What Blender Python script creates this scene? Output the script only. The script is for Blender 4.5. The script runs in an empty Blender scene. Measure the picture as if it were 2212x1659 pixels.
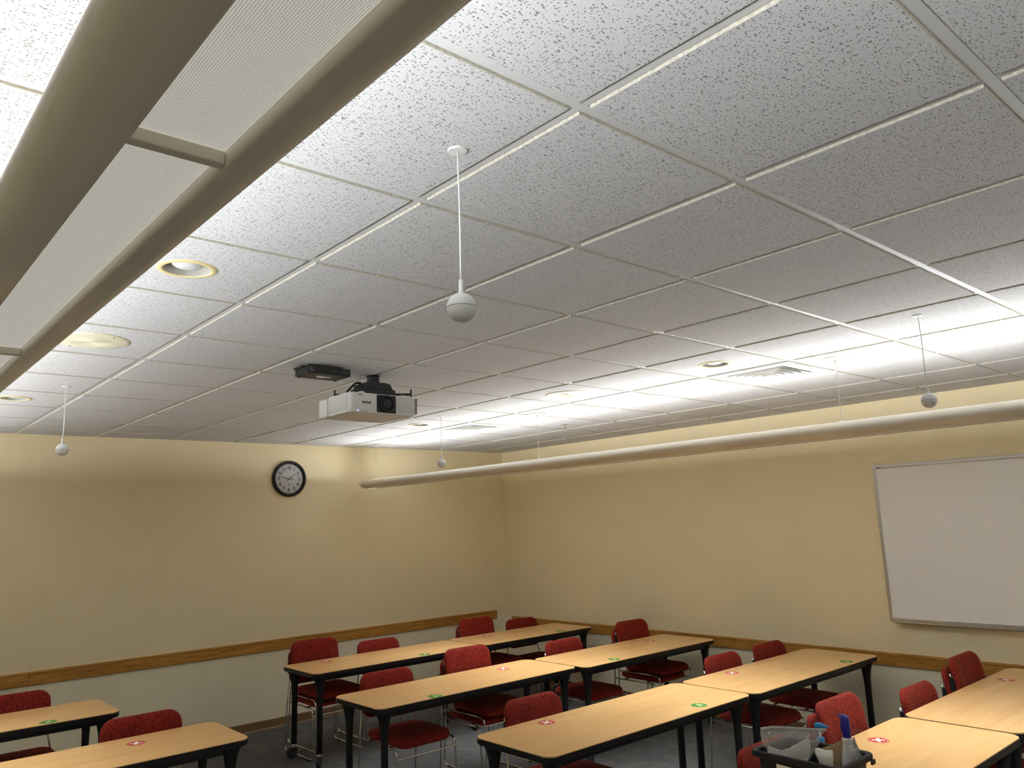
import bpy, bmesh, math, random
from mathutils import Vector, Matrix
random.seed(7)
PI = math.pi
sc = bpy.context.scene
COL = sc.collection

# ------------------------------------------------------------------ camera
T = 0.6096                       # ceiling module
H = 2.745                        # ceiling height
DZT = .0055                      # tile faces hang this far below the grid
XR, YB, XL, YF = 5.334, 6.49, -5 * T, -8 * T
FPX = 1681.96
YAW, PITCH, ROLL = 0.7276, 0.1759, 0.0374
CAM = Vector((-1.1618, -1.0516, 1.8631))
fw = Vector((math.sin(YAW) * math.cos(PITCH), math.cos(YAW) * math.cos(PITCH), math.sin(PITCH)))
r0 = Vector((math.cos(YAW), -math.sin(YAW), 0))
d0 = fw.cross(r0)
rx = math.cos(ROLL) * r0 + math.sin(ROLL) * d0
dn = -math.sin(ROLL) * r0 + math.cos(ROLL) * d0
cd = bpy.data.cameras.new('camera')
cd.sensor_fit = 'HORIZONTAL'
cd.sensor_width = 36
cd.lens = FPX * 36 / 2212
cd.clip_start = 0.02
cam = bpy.data.objects.new('camera', cd)
COL.objects.link(cam)
M3 = Matrix((rx, -dn, -fw)).transposed()
cam.matrix_world = Matrix.Translation(CAM) @ M3.to_4x4()
sc.camera = cam

# ------------------------------------------------------------------ world, exposure
w = bpy.data.worlds.new('world')
sc.world = w
w.use_nodes = True
w.node_tree.nodes['Background'].inputs[0].default_value = (0.5, 0.5, 0.5, 1)
w.node_tree.nodes['Background'].inputs[1].default_value = 0.02
sc.view_settings.view_transform = 'Standard'
sc.view_settings.look = 'None'
sc.view_settings.gamma = 1
sc.view_settings.use_curve_mapping = False
sc.view_settings.exposure = 0.42
sc.cycles.use_denoising = True
sc.cycles.max_bounces = 10
sc.cycles.diffuse_bounces = 6
LAMP_POWER = 78.0                # upward tubes of one pendant row
LAMP_COLOR = (.93, .97, 1.0)
LAMP_TILT = math.radians(60)     # how far each strip leans out
DOWN_FILL_POWER = 45.0                # added downward fill under one row
DOWN_FILL_SPREAD = 102
LENS_GLOW = 0.36                 # lit lens of the pendants

# ------------------------------------------------------------------ materials
def mk(name):
    m = bpy.data.materials.new(name)
    m.use_nodes = True
    nt = m.node_tree
    return m, nt, nt.nodes, nt.links, nt.nodes['Principled BSDF']

def srgb(r, g, b):
    f = lambda c: (c / 255 / 12.92) if c / 255 <= .04045 else ((c / 255 + .055) / 1.055) ** 2.4
    return (f(r), f(g), f(b), 1)

def plain(name, col, rough=.5, metal=0, spec=.5, emit=None, es=0):
    m, nt, N, L, P = mk(name)
    P.inputs['Base Color'].default_value = col if len(col) == 4 else (*col, 1)
    P.inputs['Roughness'].default_value = rough
    P.inputs['Metallic'].default_value = metal
    P.inputs['Specular IOR Level'].default_value = spec
    if emit:
        P.inputs['Emission Color'].default_value = (*emit, 1)
        P.inputs['Emission Strength'].default_value = es
    return m

def noisy(name, c1, c2, scale=60, rough=.6, bump=.1, bscale=None, spec=.3, detail=4, stretch=(1, 1, 1), dist=.01, rnd=False):
    m, nt, N, L, P = mk(name)
    tc = N.new('ShaderNodeTexCoord')
    mp = N.new('ShaderNodeMapping')
    mp.inputs['Scale'].default_value = stretch
    L.new(tc.outputs['Object'], mp.inputs[0])
    if rnd:
        oi = N.new('ShaderNodeObjectInfo')
        mu = N.new('ShaderNodeVectorMath'); mu.operation = 'SCALE'
        mu.inputs[0].default_value = (7.3, 11.1, 5.7)
        L.new(oi.outputs['Random'], mu.inputs['Scale'])
        L.new(mu.outputs[0], mp.inputs['Location'])
    n = N.new('ShaderNodeTexNoise')
    n.inputs['Scale'].default_value = scale
    n.inputs['Detail'].default_value = detail
    L.new(mp.outputs[0], n.inputs['Vector'])
    r = N.new('ShaderNodeValToRGB')
    r.color_ramp.elements[0].position = .35
    r.color_ramp.elements[1].position = .65
    r.color_ramp.elements[0].color = c1
    r.color_ramp.elements[1].color = c2
    L.new(n.outputs['Fac'], r.inputs[0])
    L.new(r.outputs[0], P.inputs['Base Color'])
    P.inputs['Roughness'].default_value = rough
    P.inputs['Specular IOR Level'].default_value = spec
    if bump:
        b = N.new('ShaderNodeBump')
        b.inputs['Strength'].default_value = bump
        b.inputs['Distance'].default_value = dist
        src = n
        if bscale:
            src = N.new('ShaderNodeTexNoise')
            src.inputs['Scale'].default_value = bscale
            L.new(mp.outputs[0], src.inputs['Vector'])
        L.new(src.outputs['Fac'], b.inputs['Height'])
        L.new(b.outputs[0], P.inputs['Normal'])
    return m

M = {}
M['wall'] = noisy('wall_paint', srgb(237, 223, 184), srgb(240, 226, 188), 3, .55, .12, 260, .25, dist=.002)
M['wall_low'] = noisy('wall_paint_dado', srgb(240, 231, 202), srgb(243, 234, 206), 3, .55, .12, 260, .25, dist=.002)
M['base'] = plain('baseboard_vinyl', srgb(128, 98, 66), .45)
M['black'] = plain('black_metal', (.006, .006, .0065), .5)
M['blackplastic'] = noisy('black_plastic', (.014, .014, .016, 1), (.02, .02, .022, 1), 200, .42, .05)
M['edge'] = plain('black_edge_band', (.006, .006, .006), .4)
M['chrome'] = plain('chrome', (.75, .74, .72), .13, 1)
M['alu'] = plain('aluminium', (.62, .61, .6), .32, 1)
M['white'] = plain('white_plastic', (.78, .78, .76), .4)
M['micwhite'] = noisy('microphone_white', (.74, .75, .74, 1), (.78, .79, .78, 1), 400, .5, .05)
M['cream'] = plain('cream_enamel', srgb(226, 216, 186), .4)
M['body'] = plain('pendant_enamel', srgb(226, 219, 203), .26)
M['trimcream'] = plain('downlight_cream', srgb(232, 214, 160), .35)
M['spk'] = plain('speaker_cream', srgb(226, 222, 196), .45)
M['tee'] = plain('grid_enamel', (.66, .67, .67), .42)
M['tile_edge'] = noisy('tile_edge', srgb(188, 184, 170), srgb(216, 212, 200), 90, .95, .5, spec=.1)
M['plenum'] = plain('plenum', (.02, .02, .02), .9)
M['dark'] = plain('dark_void', (.006, .006, .006), .8)
M['wb'] = plain('whiteboard_enamel', (.90, .90, .89), .22, 0, .5)
M['prj'] = plain('projector_white', (.75, .75, .74), .42)
M['prjgrey'] = plain('projector_slat', (.62, .62, .61), .45)
M['glassdark'] = plain('lens_glass', (.01, .01, .014), .05, 0, .9)
M['blueled'] = plain('blue_led', (.05, .1, .9), .3, emit=(.15, .25, 1), es=3)
M['ink'] = plain('black_ink', (.01, .01, .01), .6)
M['grey'] = plain('grey_print', (.3, .3, .3), .6)
M['red2'] = plain('second_hand_red', (.35, .02, .015), .5)
M['dial'] = plain('clock_dial', (.93, .94, .95), .55)
M['stred'] = plain('sticker_red', srgb(196, 44, 34), .6, 0, .15)
M['stgreen'] = plain('sticker_green', srgb(70, 132, 44), .6, 0, .15)
M['stwhite'] = plain('sticker_white', srgb(246, 243, 232), .6, 0, .15)
M['stwhite2'] = plain('sticker_pale_green', srgb(206, 232, 176), .6, 0, .15)
M['pumpblue'] = plain('pump_blue', srgb(36, 150, 214), .35)
M['sprayblue'] = plain('trigger_blue', srgb(38, 34, 140), .35)
M['paper'] = noisy('paper_white', srgb(238, 232, 216), srgb(248, 244, 232), 60, .9, .2, spec=.1)
def mat_paper(name, col):
    m = bpy.data.materials.new(name); m.use_nodes = True
    nt = m.node_tree; N = nt.nodes; L = nt.links
    N.remove(N['Principled BSDF'])
    df = N.new('ShaderNodeBsdfDiffuse'); df.inputs[0].default_value = col
    tl = N.new('ShaderNodeBsdfTranslucent'); tl.inputs[0].default_value = col
    tc = N.new('ShaderNodeTexCoord')
    n = N.new('ShaderNodeTexNoise'); n.inputs['Scale'].default_value = 70; L.new(tc.outputs['Object'], n.inputs['Vector'])
    b = N.new('ShaderNodeBump'); b.inputs['Strength'].default_value = .3; b.inputs['Distance'].default_value = .004
    L.new(n.outputs['Fac'], b.inputs['Height']); L.new(b.outputs[0], df.inputs['Normal'])
    mx = N.new('ShaderNodeMixShader'); mx.inputs[0].default_value = .35
    L.new(df.outputs[0], mx.inputs[1]); L.new(tl.outputs[0], mx.inputs[2])
    L.new(mx.outputs[0], N['Material Output'].inputs['Surface'])
    return m
M['tissue'] = mat_paper('tissue_paper', (.92, .90, .84, 1))
M['kraft'] = noisy('kraft_paper', srgb(166, 140, 104), srgb(182, 156, 120), 60, .9, .3, spec=.1)
M['rubber'] = plain('rubber', (.02, .02, .02), .7)
M['tube'] = plain('lamp_tube', (.9, .9, .9), .4, emit=(1, .98, .94), es=4)
M['bulb'] = plain('flood_bulb_glass', (.72, .74, .76), .12, 0, .8)
M['bafflegrey'] = plain('downlight_baffle', (.42, .41, .37), .3)

def mat_wood(name, c1, c2, c3, along, rough=.3, scale=1.0, fine=.5):
    """wood grain running along one object axis (0 = x, 1 = y)"""
    m, nt, N, L, P = mk(name)
    tc = N.new('ShaderNodeTexCoord')
    oi = N.new('ShaderNodeObjectInfo')
    mu = N.new('ShaderNodeVectorMath'); mu.operation = 'SCALE'
    mu.inputs[0].default_value = (13.3, 7.7, 3.1)
    L.new(oi.outputs['Random'], mu.inputs['Scale'])
    mp = N.new('ShaderNodeMapping')
    s = [9 * scale] * 3
    s[along] = .8 * scale
    mp.inputs['Scale'].default_value = s
    L.new(tc.outputs['Object'], mp.inputs[0])
    L.new(mu.outputs[0], mp.inputs['Location'])
    n1 = N.new('ShaderNodeTexNoise')
    n1.inputs['Scale'].default_value = 1.6
    n1.inputs['Detail'].default_value = 6
    n1.inputs['Distortion'].default_value = .6
    L.new(mp.outputs[0], n1.inputs['Vector'])
    mp2 = N.new('ShaderNodeMapping')
    s2 = [150 * scale] * 3
    s2[along] = 6 * scale
    mp2.inputs['Scale'].default_value = s2
    L.new(tc.outputs['Object'], mp2.inputs[0])
    n2 = N.new('ShaderNodeTexNoise')
    n2.inputs['Scale'].default_value = 1
    n2.inputs['Detail'].default_value = 3
    L.new(mp2.outputs[0], n2.inputs['Vector'])
    ra = N.new('ShaderNodeValToRGB')
    ra.color_ramp.elements[0].position = .3; ra.color_ramp.elements[0].color = c1
    ra.color_ramp.elements[1].position = .7; ra.color_ramp.elements[1].color = c2
    L.new(n1.outputs['Fac'], ra.inputs[0])
    mr = N.new('ShaderNodeMapRange')
    mr.inputs['From Min'].default_value = .5; mr.inputs['From Max'].default_value = .72
    mr.inputs['To Min'].default_value = 0; mr.inputs['To Max'].default_value = fine
    L.new(n2.outputs['Fac'], mr.inputs[0])
    mx = N.new('ShaderNodeMix'); mx.data_type = 'RGBA'
    L.new(mr.outputs[0], mx.inputs['Factor'])
    L.new(ra.outputs[0], mx.inputs['A'])
    mx.inputs['B'].default_value = c3
    L.new(mx.outputs['Result'], P.inputs['Base Color'])
    P.inputs['Roughness'].default_value = rough
    P.inputs['Specular IOR Level'].default_value = .4
    return m
M['laminate'] = mat_wood('maple_laminate', srgb(220, 172, 110), srgb(234, 190, 128), srgb(204, 154, 94), 0, .30, 1, .45)
M['oak_x'] = mat_wood('oak_rail_x', srgb(172, 118, 50), srgb(206, 152, 76), srgb(112, 68, 24), 0, .4, 1.6, .85)
M['oak_y'] = mat_wood('oak_rail_y', srgb(172, 118, 50), srgb(206, 152, 76), srgb(112, 68, 24), 1, .4, 1.6, .85)

def mat_carpet():
    m, nt, N, L, P = mk('carpet')
    tc = N.new('ShaderNodeTexCoord')
    n = N.new('ShaderNodeTexNoise'); n.inputs['Scale'].default_value = 220; n.inputs['Detail'].default_value = 5
    L.new(tc.outputs['Object'], n.inputs['Vector'])
    n2 = N.new('ShaderNodeTexNoise'); n2.inputs['Scale'].default_value = 9; n2.inputs['Detail'].default_value = 4
    L.new(tc.outputs['Object'], n2.inputs['Vector'])
    ck = N.new('ShaderNodeTexChecker'); ck.inputs['Scale'].default_value = 1 / .6096
    ck.inputs['Color1'].default_value = (.93, .93, .93, 1); ck.inputs['Color2'].default_value = (1.05, 1.05, 1.05, 1)
    L.new(tc.outputs['Object'], ck.inputs['Vector'])
    r = N.new('ShaderNodeValToRGB')
    r.color_ramp.elements[0].position = .3; r.color_ramp.elements[0].color = (.062, .060, .060, 1)
    r.color_ramp.elements[1].position = .75; r.color_ramp.elements[1].color = (.20, .196, .19, 1)
    L.new(n.outputs['Fac'], r.inputs[0])
    mx = N.new('ShaderNodeMix'); mx.data_type = 'RGBA'; mx.blend_type = 'MULTIPLY'
    mx.inputs['Factor'].default_value = 1
    L.new(r.outputs[0], mx.inputs['A']); L.new(ck.outputs['Color'], mx.inputs['B'])
    mx2 = N.new('ShaderNodeMix'); mx2.data_type = 'RGBA'; mx2.blend_type = 'OVERLAY'
    mx2.inputs['Factor'].default_value = .35
    L.new(mx.outputs['Result'], mx2.inputs['A']); L.new(n2.outputs['Fac'], mx2.inputs['B'])
    L.new(mx2.outputs['Result'], P.inputs['Base Color'])
    P.inputs['Roughness'].default_value = .95
    P.inputs['Specular IOR Level'].default_value = .1
    b = N.new('ShaderNodeBump'); b.inputs['Strength'].default_value = .7; b.inputs['Distance'].default_value = .006
    L.new(n.outputs['Fac'], b.inputs['Height']); L.new(b.outputs[0], P.inputs['Normal'])
    return m
M['carpet'] = mat_carpet()

def mat_fabric():
    m, nt, N, L, P = mk('red_fabric')
    tc = N.new('ShaderNodeTexCoord')
    mp = N.new('ShaderNodeMapping'); mp.inputs['Scale'].default_value = (150, 60, 75)
    L.new(tc.outputs['Object'], mp.inputs[0])
    n = N.new('ShaderNodeTexNoise'); n.inputs['Scale'].default_value = 1; n.inputs['Detail'].default_value = 2
    n.inputs['Distortion'].default_value = 1.2
    L.new(mp.outputs[0], n.inputs['Vector'])
    r = N.new('ShaderNodeValToRGB')
    r.color_ramp.elements[0].position = .43; r.color_ramp.elements[0].color = srgb(86, 17, 10)
    r.color_ramp.elements[1].position = .52; r.color_ramp.elements[1].color = srgb(140, 38, 27)
    L.new(n.outputs['Fac'], r.inputs[0])
    L.new(r.outputs[0], P.inputs['Base Color'])
    P.inputs['Roughness'].default_value = .85
    P.inputs['Specular IOR Level'].default_value = .2
    P.inputs['Sheen Weight'].default_value = .12
    P.inputs['Sheen Tint'].default_value = (.9, .4, .25, 1)
    n2 = N.new('ShaderNodeTexNoise'); n2.inputs['Scale'].default_value = 700
    L.new(tc.outputs['Object'], n2.inputs['Vector'])
    b = N.new('ShaderNodeBump'); b.inputs['Strength'].default_value = .35; b.inputs['Distance'].default_value = .002
    L.new(n2.outputs['Fac'], b.inputs['Height']); L.new(b.outputs[0], P.inputs['Normal'])
    return m
M['fabric'] = mat_fabric()

def mat_tile(name, base, pit):
    """fissured mineral-fibre tile: worm-shaped fissures and pin holes"""
    m, nt, N, L, P = mk(name)
    tc = N.new('ShaderNodeTexCoord')
    oi = N.new('ShaderNodeObjectInfo')
    mu = N.new('ShaderNodeVectorMath'); mu.operation = 'SCALE'
    mu.inputs[0].default_value = (9.1, 17.3, 4.4)
    L.new(oi.outputs['Random'], mu.inputs['Scale'])
    ad = N.new('ShaderNodeVectorMath'); ad.operation = 'ADD'
    L.new(tc.outputs['Object'], ad.inputs[0]); L.new(mu.outputs[0], ad.inputs[1])
    nz = N.new('ShaderNodeTexNoise'); nz.inputs['Scale'].default_value = 60; nz.inputs['Detail'].default_value = 2
    L.new(ad.outputs[0], nz.inputs['Vector'])
    sb = N.new('ShaderNodeVectorMath'); sb.operation = 'SUBTRACT'; sb.inputs[1].default_value = (.5, .5, .5)
    L.new(nz.outputs['Color'], sb.inputs[0])
    sc_ = N.new('ShaderNodeVectorMath'); sc_.operation = 'SCALE'; sc_.inputs['Scale'].default_value = .011
    L.new(sb.outputs[0], sc_.inputs[0])
    dv = N.new('ShaderNodeVectorMath'); dv.operation = 'ADD'
    L.new(ad.outputs[0], dv.inputs[0]); L.new(sc_.outputs[0], dv.inputs[1])
    hs = []
    for (sx, sy, lo, hi, keep) in ((46, 120, .13, .20, .20), (110, 140, .10, .20, .5)):
        mp = N.new('ShaderNodeMapping')
        mp.inputs['Scale'].default_value = (sx, sy, 1)
        L.new(dv.outputs[0], mp.inputs[0])
        v = N.new('ShaderNodeTexVoronoi'); v.voronoi_dimensions = '2D'; v.inputs['Scale'].default_value = 1
        L.new(mp.outputs[0], v.inputs['Vector'])
        mr = N.new('ShaderNodeMapRange')
        mr.inputs['From Min'].default_value = lo; mr.inputs['From Max'].default_value = hi
        mr.inputs['To Min'].default_value = 1; mr.inputs['To Max'].default_value = 0
        L.new(v.outputs['Distance'], mr.inputs[0])
        sp = N.new('ShaderNodeSeparateColor'); L.new(v.outputs['Color'], sp.inputs[0])
        lt = N.new('ShaderNodeMath'); lt.operation = 'LESS_THAN'; lt.inputs[1].default_value = keep
        L.new(sp.outputs[0], lt.inputs[0])
        ml = N.new('ShaderNodeMath'); ml.operation = 'MULTIPLY'
        L.new(mr.outputs[0], ml.inputs[0]); L.new(lt.outputs[0], ml.inputs[1])
        hs.append(ml)
    mxm = N.new('ShaderNodeMath'); mxm.operation = 'MAXIMUM'
    L.new(hs[0].outputs[0], mxm.inputs[0]); L.new(hs[1].outputs[0], mxm.inputs[1])
    mx = N.new('ShaderNodeMix'); mx.data_type = 'RGBA'
    mx.inputs['A'].default_value = base; mx.inputs['B'].default_value = pit
    fm = N.new('ShaderNodeMath'); fm.operation = 'MULTIPLY'; fm.inputs[1].default_value = .7
    L.new(mxm.outputs[0], fm.inputs[0])
    L.new(fm.outputs[0], mx.inputs['Factor'])
    L.new(mx.outputs['Result'], P.inputs['Base Color'])
    nb = N.new('ShaderNodeTexNoise'); nb.inputs['Scale'].default_value = 180; nb.inputs['Detail'].default_value = 2
    L.new(ad.outputs[0], nb.inputs['Vector'])
    hh = N.new('ShaderNodeMath'); hh.operation = 'MULTIPLY'; hh.inputs[1].default_value = .35
    L.new(nb.outputs['Fac'], hh.inputs[0])
    ht = N.new('ShaderNodeMath'); ht.operation = 'SUBTRACT'
    L.new(hh.outputs[0], ht.inputs[0]); L.new(mxm.outputs[0], ht.inputs[1])
    b = N.new('ShaderNodeBump'); b.inputs['Strength'].default_value = 1.0; b.inputs['Distance'].default_value = .0035
    L.new(ht.outputs[0], b.inputs['Height']); L.new(b.outputs[0], P.inputs['Normal'])
    P.inputs['Roughness'].default_value = .9
    P.inputs['Specular IOR Level'].default_value = .15
    return m
M['tile'] = mat_tile('ceiling_tile_face', (.65, .655, .665, 1), (.20, .195, .19, 1))
M['tile_old'] = mat_tile('ceiling_tile_face_stained', (.60, .585, .55, 1), (.28, .27, .25, 1))

def mat_lens():
    """lit perforated lens panel, fine square pattern"""
    m, nt, N, L, P = mk('pendant_lens')
    tc = N.new('ShaderNodeTexCoord')
    sp = N.new('ShaderNodeSeparateXYZ'); L.new(tc.outputs['Object'], sp.inputs[0])
    sn = []
    for i in (0, 1):
        a = N.new('ShaderNodeMath'); a.operation = 'MULTIPLY'; a.inputs[1].default_value = 2 * PI / .0026
        L.new(sp.outputs[i], a.inputs[0])
        s = N.new('ShaderNodeMath'); s.operation = 'SINE'; L.new(a.outputs[0], s.inputs[0])
        sn.append(s)
    ad = N.new('ShaderNodeMath'); ad.operation = 'ADD'
    L.new(sn[0].outputs[0], ad.inputs[0]); L.new(sn[1].outputs[0], ad.inputs[1])
    mr = N.new('ShaderNodeMapRange')
    mr.inputs['From Min'].default_value = -1.6; mr.inputs['From Max'].default_value = 1.0
    mr.inputs['To Min'].default_value = .30; mr.inputs['To Max'].default_value = 1.0
    L.new(ad.outputs[0], mr.inputs[0])
    ml = N.new('ShaderNodeMath'); ml.operation = 'MULTIPLY'; ml.inputs[1].default_value = LENS_GLOW
    L.new(mr.outputs[0], ml.inputs[0])
    P.inputs['Base Color'].default_value = (.6, .59, .55, 1)
    P.inputs['Roughness'].default_value = .5
    P.inputs['Emission Color'].default_value = (1, .965, .87, 1)
    L.new(ml.outputs[0], P.inputs['Emission Strength'])
    b = N.new('ShaderNodeBump'); b.inputs['Strength'].default_value = .4; b.inputs['Distance'].default_value = .001
    L.new(ad.outputs[0], b.inputs['Height']); L.new(b.outputs[0], P.inputs['Normal'])
    return m
M['lens'] = mat_lens()

def mat_film(name, haze, tint=(1, 1, 1), bump=.6, scale=35, ior=1.5):
    """thin clear plastic film: mostly see-through, glossy, slightly milky"""
    m = bpy.data.materials.new(name); m.use_nodes = True
    nt = m.node_tree; N = nt.nodes; L = nt.links
    N.remove(N['Principled BSDF'])
    out = N['Material Output']
    tr = N.new('ShaderNodeBsdfTransparent'); tr.inputs[0].default_value = (*tint, 1)
    df = N.new('ShaderNodeBsdfDiffuse'); df.inputs[0].default_value = (.92, .93, .95, 1)
    gl = N.new('ShaderNodeBsdfGlossy'); gl.inputs['Roughness'].default_value = .12
    tc = N.new('ShaderNodeTexCoord')
    n = N.new('ShaderNodeTexNoise'); n.inputs['Scale'].default_value = scale; n.inputs['Detail'].default_value = 3
    n.inputs['Distortion'].default_value = 1.5
    L.new(tc.outputs['Object'], n.inputs['Vector'])
    b = N.new('ShaderNodeBump'); b.inputs['Strength'].default_value = bump; b.inputs['Distance'].default_value = .02
    L.new(n.outputs['Fac'], b.inputs['Height'])
    L.new(b.outputs[0], gl.inputs['Normal']); L.new(b.outputs[0], df.inputs['Normal'])
    m1 = N.new('ShaderNodeMixShader'); m1.inputs[0].default_value = haze
    L.new(tr.outputs[0], m1.inputs[1]); L.new(df.outputs[0], m1.inputs[2])
    fr = N.new('ShaderNodeFresnel'); fr.inputs['IOR'].default_value = ior
    L.new(b.outputs[0], fr.inputs['Normal'])
    m2 = N.new('ShaderNodeMixShader')
    L.new(fr.outputs[0], m2.inputs[0]); L.new(m1.outputs[0], m2.inputs[1]); L.new(gl.outputs[0], m2.inputs[2])
    L.new(m2.outputs[0], out.inputs['Surface'])
    return m
M['film'] = mat_film('clear_bag_film', .20, ior=1.8)
M['film2'] = mat_film('clear_wrap_film', .06)
M['filmstrip'] = mat_film('zip_strip_film', .55, ior=1.8)
M['clockglass'] = mat_film('clock_glass', .0, bump=0)

# ------------------------------------------------------------------ mesh helpers
def mesh(bm, name='m', smooth=False):
    me = bpy.data.meshes.new(name)
    bmesh.ops.recalc_face_normals(bm, faces=bm.faces[:])
    bm.to_mesh(me); bm.free()
    if smooth:
        me.polygons.foreach_set('use_smooth', [True] * len(me.polygons))
    return me

def obj(name, me, mat=None, parent=None, loc=(0, 0, 0), rot=(0, 0, 0)):
    if isinstance(me, bmesh.types.BMesh):
        me = mesh(me, name)
    o = bpy.data.objects.new(name, me)
    COL.objects.link(o)
    if mat is not None:
        for mm in (mat if isinstance(mat, (list, tuple)) else [mat]):
            if len(me.materials) < (len(mat) if isinstance(mat, (list, tuple)) else 1):
                me.materials.append(M[mm])
    o.location = loc
    o.rotation_euler = rot
    if parent:
        o.parent = parent
    return o

def thing(name, label, cat, loc=(0, 0, 0), rotz=0, group=None):
    o = bpy.data.objects.new(name, None)
    o.empty_display_size = .1
    COL.objects.link(o)
    o.location = loc; o.rotation_euler = (0, 0, rotz)
    return tag(o, label, cat, group)

def tag(o, label, cat, group=None):
    o['label'] = label; o['category'] = cat
    if group: o['group'] = group
    return o

def struct(o, label=None):
    o['kind'] = 'structure'
    if label: o['label'] = label
    return o

def box(bm, x0, x1, y0, y1, z0, z1, bev=0, seg=2):
    vs = [bm.verts.new((x, y, z)) for z in (z0, z1) for y in (y0, y1) for x in (x0, x1)]
    fs = [(0, 2, 3, 1), (4, 5, 7, 6), (0, 1, 5, 4), (2, 6, 7, 3), (0, 4, 6, 2), (1, 3, 7, 5)]
    faces = [bm.faces.new([vs[i] for i in f]) for f in fs]
    if bev:
        es = set(e for f in faces for e in f.edges)
        bmesh.ops.bevel(bm, geom=list(es), offset=bev, segments=seg, affect='EDGES', profile=.5)
    return bm

def B(x0, x1, y0, y1, z0, z1, bev=0, seg=2):
    return box(bmesh.new(), x0, x1, y0, y1, z0, z1, bev, seg)

def lathe(prof, n=24, bm=None, axis='z', cen=(0, 0, 0), cap=True):
    """prof: list of (r, z)"""
    bm = bm or bmesh.new()
    rings = []
    def pos(r, a, z):
        p = (r * math.cos(a), r * math.sin(a), z)
        if axis == 'y': p = (p[0], p[2], p[1])
        if axis == 'x': p = (p[2], p[0], p[1])
        return (p[0] + cen[0], p[1] + cen[1], p[2] + cen[2])
    for r, z in prof:
        if r < 1e-6:
            rings.append([bm.verts.new(pos(0, 0, z))])
        else:
            rings.append([bm.verts.new(pos(r, 2 * PI * k / n, z)) for k in range(n)])
    for a, b in zip(rings, rings[1:]):
        if len(a) == 1 and len(b) == 1: continue
        for k in range(n):
            k2 = (k + 1) % n
            if len(a) == 1: bm.faces.new((a[0], b[k], b[k2]))
            elif len(b) == 1: bm.faces.new((a[k], a[k2], b[0]))
            else: bm.faces.new((a[k], a[k2], b[k2], b[k]))
    if cap:
        for r in (rings[0], rings[-1]):
            if len(r) > 1: bm.faces.new(r)
    return bm

def fillet(pts, rad, seg=5):
    out = [Vector(pts[0])]
    for i in range(1, len(pts) - 1):
        p0, p, p1 = Vector(pts[i - 1]), Vector(pts[i]), Vector(pts[i + 1])
        a, b = (p0 - p), (p1 - p)
        r = min(rad, a.length * .49, b.length * .49)
        A, Bq = p + a.normalized() * r, p + b.normalized() * r
        for k in range(seg + 1):
            t = k / seg
            out.append((1 - t) ** 2 * A + 2 * t * (1 - t) * p + t * t * Bq)
    out.append(Vector(pts[-1]))
    return out

def sweep(pts, r, n=8, bm=None):
    bm = bm or bmesh.new()
    pts = [Vector(p) for p in pts]
    rings = []
    up = None
    for i, p in enumerate(pts):
        t = (pts[min(i + 1, len(pts) - 1)] - pts[max(i - 1, 0)]).normalized()
        if up is None:
            up = t.orthogonal().normalized()
        else:
            up = (up - t * up.dot(t)).normalized()
        s = t.cross(up)
        rr = r[i] if isinstance(r, (list, tuple)) else r
        rings.append([bm.verts.new(p + rr * (math.cos(2 * PI * k / n) * up + math.sin(2 * PI * k / n) * s)) for k in range(n)])
    for a, b in zip(rings, rings[1:]):
        for k in range(n):
            bm.faces.new((a[k], a[(k + 1) % n], b[(k + 1) % n], b[k]))
    bm.faces.new(rings[0]); bm.faces.new(rings[-1])
    return bm

def prism(poly, h0, h1, fn=lambda u, v, h: (u, v, h), bm=None):
    bm = bm or bmesh.new()
    a = [bm.verts.new(fn(u, v, h0)) for u, v in poly]
    b = [bm.verts.new(fn(u, v, h1)) for u, v in poly]
    bm.faces.new(a); bm.faces.new(b)
    for k in range(len(poly)):
        k2 = (k + 1) % len(poly)
        bm.faces.new((a[k], a[k2], b[k2], b[k]))
    return bm

def rrect(x0, x1, y0, y1, r, n=6):
    pts = []
    for cx, cy, a0 in ((x1 - r, y1 - r, 0), (x0 + r, y1 - r, 90), (x0 + r, y0 + r, 180), (x1 - r, y0 + r, 270)):
        for k in range(n + 1):
            a = math.radians(a0 + 90 * k / n)
            pts.append((cx + r * math.cos(a), cy + r * math.sin(a)))
    return pts

def text_mesh(s, size, extrude=0.0, bold=0.0):
    c = bpy.data.curves.new('text', 'FONT')
    c.body = s; c.size = size; c.align_x = 'CENTER'; c.align_y = 'CENTER'
    c.extrude = extrude; c.offset = bold
    o = bpy.data.objects.new('text', c)
    COL.objects.link(o)
    dg = bpy.context.evaluated_depsgraph_get()
    me = bpy.data.meshes.new_from_object(o.evaluated_get(dg))
    bpy.data.objects.remove(o); bpy.data.curves.remove(c)
    return me

def copy_tree(o, parent=None):
    c = o.copy(); COL.objects.link(c)
    if parent: c.parent = parent
    for ch in list(o.children): copy_tree(ch, c)
    return c

# ------------------------------------------------------------------ room shell
struct(obj('floor', B(XL - .1, XR + .1, YF - .1, YB + .1, -.1, 0), 'carpet'), 'dark grey carpet floor')
def wall(name, x0, x1, y0, y1, split, lab):
    bm = B(x0, x1, y0, y1, split, H + .2)
    box(bm, x0, x1, y0, y1, 0, split)
    me = mesh(bm, name)
    for p in me.polygons: p.material_index = 1 if p.center.z < split - .001 else 0
    o = obj(name, me, ['wall', 'wall_low'])
    return struct(o, lab)
wall('wall_back', XL - .1, XR + .1, YB, YB + .1, .77, 'beige painted wall with the clock')
wall('wall_right', XR, XR + .1, YF, YB, .69, 'beige painted wall with the whiteboard')
wall('wall_left', XL - .1, XL, YF, YB, .77, 'beige painted side wall')
wall('wall_front', XL - .1, XR + .1, YF - .1, YF, .77, 'beige painted front wall')

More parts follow.
